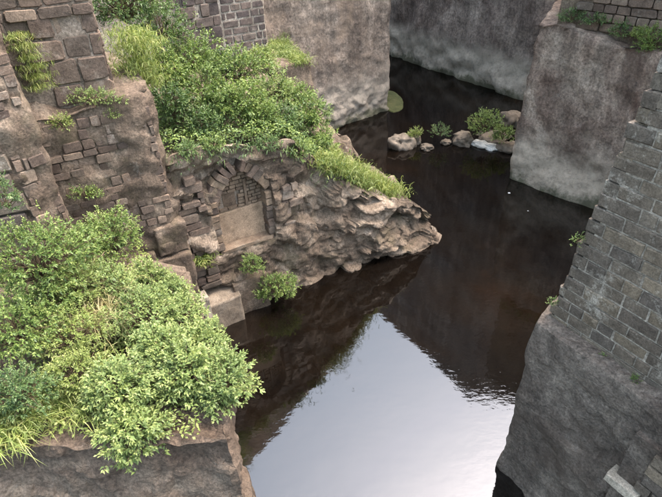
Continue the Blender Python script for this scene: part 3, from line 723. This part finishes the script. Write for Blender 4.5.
# (px, py, z of crown middle, rx, ry, rz, mat, label)
fg = [
 (38, 262, 5.1, .78, .7, .62, LG, 'large mid-green shrub at the left edge below the wall end', 420, .075),
 (112, 238, 4.4, .48, .5, .55, LG, 'upright green shrub against the foot of the upper left pier', 240, .075),
 (15, 330, 4.7, .6, .5, .42, LG, 'green shrub at the left edge under the large one', 260, .07),
 (72, 335, 4.45, .5, .45, .36, LY, 'yellow-green weedy shrub in the middle of the terrace', 220, .06),
 (140, 315, 4.15, .58, .55, .45, LP, 'pale shrub in the middle of the terrace above the overhanging ones', 300, .08),
 (178, 322, 3.75, .45, .5, .42, LP, 'pale leafy shrub at the terrace rim nearest the plinth', 240, .08),
 (222, 380, 3.95, .42, .5, .40, LP, 'pale shrub overhanging the water at the right end of the terrace', 300, .085),
 (185, 370, 4.25, .45, .42, .36, LP, 'rounded pale shrub second from the overhanging right end', 260, .085),
 (120, 385, 4.3, .46, .4, .36, LP, 'pale shrub at the front rim above the drooping one', 260, .085),
 (132, 428, 3.95, .38, .36, .42, LP, 'drooping pale shrub hanging over the front rock face', 280, .085),
 (18, 392, 4.55, .38, .35, .3, LD, 'dark green shrub at the left edge near the front rim', 200, .06),
 (70, 285, 4.75, .4, .4, .32, LY, 'small yellow-green shrub between the two tall green shrubs', 170, .06),
 (205, 345, 3.85, .36, .4, .36, LP, 'pale shrub on the right rim between plinth and overhang', 200, .08),
 (150, 282, 3.9, .36, .4, .4, LP, 'pale upright shrub at the far end of the terrace rim', 190, .08),
 (160, 350, 4.3, .4, .4, .34, LP, 'low pale shrub in the middle of the pale thicket', 200, .08),
 (75, 372, 4.35, .42, .36, .28, LY, 'yellow-green low shrub behind the rim grass', 190, .06),
 (45, 305, 4.7, .4, .4, .3, LG, 'green shrub between the left edge and the yellow-green one', 180, .065),
 (85, 245, 4.6, .35, .35, .4, LG, 'green shrub filling the gap beside the upright one', 150, .065),
 (172, 296, 3.75, .34, .36, .36, LP, 'pale shrub at the rim directly in front of the pier foot', 190, .08),
 (105, 285, 4.45, .42, .4, .34, LP, 'pale shrub behind the dry grass in the terrace middle', 190, .075),
]
for k, (px, py, z, rx, ry, rz, mt, lb, tw, lf) in enumerate(fg):
    c = at(px, py, z)
    ov = 'overhanging' in lb or 'drooping' in lb
    bush((c[0], c[1], c[2]-rz*.5), (rx*1.22, ry*1.22, rz*1.12), mt, lb, 300+k, int(tw*1.9), 10, lf*.95, group=GF, low=-.75 if ov else -.45, lump=.35)
gpts = [at(x, y, 4.15) for x, y in ((85, 295), (92, 310), (78, 308), (98, 300), (100, 330), (70, 330))]
grass(gpts, .6, 1700, M['dry_grass'], 'dry straw-coloured grass between the shrubs on the terrace', 1, .2, wid=.006)
grass([at(x, y, 4.0) for x, y in ((70, 400), (85, 392), (55, 405), (60, 380), (95, 405), (100, 380))], .34, 2200, M['grass'], 'green grass at the front rim of the terrace', 2, .2, .2, wid=.006)
grass([at(x, y, 4.1) for x, y in ((5, 440), (15, 436), (0, 428), (25, 425))], .42, 600, M['grass'], 'long grass hanging over the rim in the lower left corner', 3, .13, .4, wid=.009)
# low weeds over the terrace soil
rs0 = np.random.RandomState(9); n0 = 9000
xx = rs0.uniform(-6.5, -1.7, n0); yy = rs0.uniform(4.45, 9.3, n0)
ok = xx < (-1.9-(yy-4.5)*.42); xx, yy = xx[ok], yy[ok]
zz = np.interp(xx, [-9, -4.6, -1.7], [4.4, 4.0, 3.75])-np.clip((yy-5)*.05, 0, .3)+rs0.uniform(.0, .18, len(xx))
Dd = norm(np.stack([rs0.normal(0, 1, len(xx)), rs0.normal(0, 1, len(xx)), rs0.uniform(.1, .9, len(xx))], 1))
o = link('undergrowth', leaves_mesh('undergrowth', np.stack([xx, yy, zz], 1), Dd, rs0.uniform(.05, .1, len(xx)), rs0.uniform(.025, .045, len(xx)), rs0.uniform(0, 1, len(xx)), rs0), LY)
tag(o, 'low weedy undergrowth covering the terrace soil', 'undergrowth', kind='stuff')

GS = 'shrubs covering the outcrop'
pen = [  # px, py, horizontal distance, rx, ry, rz
 (122, 2, 14.2, .8, .8, .75, LD, 'dark shrub at the very top left beside the pier blocks', 420),
 (160, 30, 14.8, .75, .7, .6, LD, 'dark green shrub in front of the rear wall left part', 240),
 (150, 70, 13.6, .6, .6, .6, LG, 'green shrub right beside the pier edge, upper one', 220),
 (190, 58, 14.6, .7, .6, .55, LG, 'green shrub directly below the rough part of the rear wall', 240),
 (172, 105, 13.0, .5, .5, .5, LD, 'dark shrub beside the pier edge above the niche side', 220),
 (208, 92, 13.6, .6, .55, .5, LG, 'broad green shrub in the middle of the outcrop slope', 240),
 (238, 72, 14.8, .7, .6, .5, LG, 'green shrub under the pale-jointed brickwork', 240),
 (205, 125, 12.8, .5, .45, .4, LD, 'low dark shrub at the brink left above the niche', 200),
 (245, 103, 13.8, .6, .55, .45, LG, 'green shrub at the centre of the slope above the niche', 240),
 (275, 92, 15.0, .6, .55, .45, LP, 'light green shrub below the wall stub', 220),
 (282, 122, 13.9, .52, .5, .42, LD, 'dark green shrub at the brink right above the niche', 230),
 (310, 118, 14.6, .52, .5, .48, LG, 'bright green shrub at the right shoulder of the outcrop', 230),
 (320, 142, 14.2, .42, .4, .34, LG, 'small green shrub below the right shoulder of the outcrop', 180),
 (258, 60, 16.0, .5, .4, .35, LY, 'yellowish shrub at the base of the brickwork', 150),
 (228, 105, 13.2, .5, .5, .45, LG, 'green shrub left of the slope centre above the arch', 220),
 (262, 118, 13.5, .45, .45, .4, LG, 'green shrub at the brink straight above the arch', 200),
 (296, 100, 15.2, .5, .5, .42, LG, 'green shrub hiding the foot of the wall stub', 200),
 (330, 158, 13.9, .35, .35, .25, LY, 'yellow-green shrub where the ridge grass begins', 140),
 (220, 65, 15.2, .55, .5, .45, LD, 'dark shrub against the rear wall middle', 200),
 (175, 80, 13.9, .55, .55, .5, LG, 'green shrub filling the slope beside the pier', 220),
 (140, 118, 12.6, .3, .3, .3, LD, 'small dark shrub wedged between pier edge and slope', 80),
]
for k, (px, py, dst, rx, ry, rz, mt, lb, tw) in enumerate(pen):
    c = atd(px, py, dst)
    bush((c[0], c[1], c[2]-rz*.5), (rx*1.2, ry*1.25, rz*1.2), mt, lb, 400+k, int(tw*1.7), 9, .098, group=GS, low=-.6, lump=.5)
def line_pts(p0, p1, n, z0, z1): return [at(p0[0]+(p1[0]-p0[0])*i/(n-1), p0[1]+(p1[1]-p0[1])*i/(n-1), z0+(z1-z0)*i/(n-1)) for i in range(n)]
grass(line_pts((325, 160), (392, 193), 14, 3.9, 1.75), .24, 6500, M['grass'], 'bright grass along the sloping ridge of the outcrop', 11, .24, wid=.008)
grass(line_pts((335, 172), (375, 190), 8, 3.4, 2.1), .3, 1200, LY, 'yellow-green weeds on the outcrop ridge', 12, .17, wid=.02)
grass([at(x, y, 4.9) for x, y in ((273, 25), (276, 35), (280, 45), (285, 52), (292, 58), (298, 62), (282, 58), (276, 50))], .3, 4000, LY, 'yellow-green creeper tumbling down beside the brickwork end', 13, .22, .2, wid=.009)
grass([atd(x, y, 12.2) for x, y in ((128, 35), (132, 48), (138, 60), (144, 72), (135, 70), (148, 82), (140, 45))], .2, 3000, M['grass'], 'yellow-green hanging grass on the shoulder of the pier', 14, .24, .35, wid=.007)
# weeds over the slope soil
rs1 = np.random.RandomState(19); n1_ = 9000
uu = rs1.uniform(-3.3, 1.2, n1_); dd = rs1.uniform(.25, 3.6, n1_)**1.0
pts = po+up_*uu[:, None]-np_*dd[:, None]
zz = np.interp(uu, [-3.5, 0, 1.25, 2.0], [5.15, 4.75, 3.5, 2.6])+rs1.uniform(0, .35, n1_)
pts[:, 2] = zz
Dd = norm(np.stack([rs1.normal(0, 1, n1_), rs1.normal(0, 1, n1_), rs1.uniform(.1, .9, n1_)], 1))
o = link('undergrowth', leaves_mesh('undergrowth', pts, Dd, rs1.uniform(.06, .12, n1_), rs1.uniform(.03, .05, n1_), rs1.uniform(0, 1, n1_), rs1), LG)
tag(o, 'low weedy undergrowth between the shrubs on the outcrop', 'undergrowth', kind='stuff')

# plants at the niche foot
grass([po+up_*u_-np_*.05+ZUP*(z_) for u_, z_ in ((-2.9, 5.0), (-2.5, 5.05), (-2.1, 5.0), (-1.6, 4.95), (-1.1, 4.9), (-.7, 4.8), (-.2, 4.6), (.3, 4.3), (.8, 3.9), (1.1, 3.5))], .2, 700, M['leaf_dark'], 'weeds hanging over the brink above the niche', 21, .3, .6, wid=.009)
def onf(px, py, org, u, nrm, proud):
    o_ = org+nrm*proud; v = ray(px, py); t = ((o_-np.array([0, 0, HC]))@nrm)/(v@nrm); return np.array([0, 0, HC])+t*v
GN = 'plants at the foot of the outcrop'
c = onf(275, 285, po, up_, np_, .35); bush((c[0], c[1], c[2]-.25), (.7, .4, .48), LG, 'bright green plant spilling over the water below the niche', 501, 420, 9, .075, group=GN, low=-.8)
for k, (px, py, rx, rz, lb) in enumerate([(212, 142, .35, .25, 'small dark plant hanging over the brink left of the arch'), (268, 143, .4, .26, 'small dark plant hanging over the brink right of the arch'), (300, 150, .38, .3, 'dark plant hanging at the right shoulder under the slope shrubs'), (188, 148, .3, .22, 'small dark plant between the pier edge and the arch')]):
    c = onf(px, py, po, up_, np_, .0); bush((c[0], c[1], c[2]-rz*.5), (rx, .3, rz), LD if k % 2 else LG, lb, 580+k, 110, 8, .07, group='plants hanging over the brink', low=-.8)
c = onf(252, 265, po, up_, np_, .3); bush((c[0], c[1], c[2]-.2), (.36, .28, .42), LG, 'small green plant right under the niche sill', 502, 170, 9, .06, group=GN, low=-.5)
grass([onf(x, y, po, up_, np_, .15) for x, y in ((200, 262), (205, 265), (208, 258))], .3, 200, M['grass'], 'thin grass tuft left of the niche foot', 15, .08, .1)
# pier plants
GPi = 'plants on the upper left pier'
c = onf(95, 98, cf, uf, nf, -.1); bush((c[0], c[1], c[2]-.1), (.62, .25, .24), LP, 'light green plant lying along the pier ledge', 511, 150, 8, .06, group=GPi, low=-.4)
c = onf(62, 122, cf, uf, nf, .08); bush((c[0], c[1], c[2]-.1), (.28, .2, .22), LY, 'small yellow-green plant under the left end of the pier ledge', 512, 80, 8, .05, group=GPi, low=-.6)
c = onf(112, 112, cf, uf, nf, .0); bush((c[0], c[1], c[2]-.1), (.2, .15, .16), LP, 'tiny plant below the right end of the pier ledge', 513, 50, 7, .05, group=GPi, low=-.6)
grass([onf(x, y, cu_, uf, nf, .1) for x, y in ((18, 38), (24, 48), (30, 58), (34, 68), (38, 78), (40, 88))], .2, 1100, M['grass'], 'feathery green grass hanging down the upper pier blocks', 16, .11, .5, wid=.005)
c = atd(4, 195, 8.6); bush((c[0], c[1], c[2]-.2), (.3, .25, .4), LD, 'dark shrub in the corner at the left picture edge', 514, 90, 9, .06, group=GPi, low=-.5)
c = onf(85, 192, cf, uf, nf, .15); bush((c[0], c[1], c[2]-.12), (.4, .2, .2), LG, 'low green plant at the pier foot beside the wall end', 515, 90, 8, .06, group=GPi, low=-.4)
# bastion plants
GB = 'plants on the bastion ledge'
R1o = np.array([*r1, 0]); dr3 = np.array([*dr1, 0]); nr3 = np.array([*nr1, 0])
for k, (px, py, rx, rz, mt, lb, tw) in enumerate([(572, 16, .5, .28, LD, 'low dark plant at the left of the bastion ledge', 110), (597, 20, .55, .26, LD, 'low spreading plant in the middle of the bastion ledge', 110),
        (622, 30, .45, .3, LD, 'small plant on the bastion ledge before the dense shrub', 90), (655, 42, .65, .6, LG, 'dense bright green shrub at the right end of the bastion ledge', 260), (642, 33, .35, .25, LY, 'yellowish plant beside the dense shrub on the ledge', 90)]):
    c = onf(px, py, R1o, dr3, nr3, -.12); bush((c[0], c[1], c[2]-rz*.5), (rx, .35, rz), mt, lb, 520+k, tw, 8, .08, group=GB, low=-.5)
# tiny weeds in the tower joints
GT = 'weeds in the tower joints'
for k, (px, py, r_, lb) in enumerate([(553, 302, .11, 'small weed at the tower edge just above the rock footing'), (577, 240, .13, 'small weed higher up on the tower edge'), (600, 358, .12, 'tuft of weed on the joint between footing and tower, left one'), (636, 378, .1, 'tuft of weed on the joint between footing and tower, right one')]):
    c = onf(px, py, o2, u2, n2, .05); bush((c[0], c[1], c[2]-.05), (r_, r_, r_), LG, lb, 540+k, 26, 6, .035, group=GT, low=-.6, name='weed', cat='weed')
# far water plants
GW = 'plants among the far boulders'
for k, (px, py, rx, rz, mt, lb, tw, lf) in enumerate([(486, 122, .85, .75, LG, 'rounded green bush standing in the far water', 300, .1), (503, 133, .55, .5, LG, 'lower green bush between the round bush and the bastion', 170, .1), (415, 132, .4, .3, LY, 'yellow-green plant on top of the left boulders', 90, .1), (441, 130, .5, .45, LD, 'sparse dark plant between the left boulders and the round bush', 80, .09)]):
    c = atd(px, py, 23.2 if k != 0 else 23.6); bush((c[0], c[1], max(.05, c[2]-rz*.6)), (rx, rx*.8, rz), mt, lb, 560+k, tw, 8, lf, group=GW, low=-.5)
# floating litter
for k, (px, py, lb) in enumerate([(509, 193, 'white scrap of litter floating left of the bastion corner'), (528, 211, 'smaller pale scrap floating in front of the bastion')]):
    p = at(px, py, 0.01); s = .05 if k == 0 else .03
    o = link('litter', mesh('litter', [(-s, -s*.6, 0), (s*.8, -s, .006), (s, s*.7, .012), (-.6*s, s, .004), (0, 0, .03)], [(0, 1, 4), (1, 2, 4), (2, 3, 4), (3, 0, 4), (3, 2, 1, 0)]), M['white_rock']); o.location = tuple(p)
    tag(o, lb, 'litter', 'floating scraps')
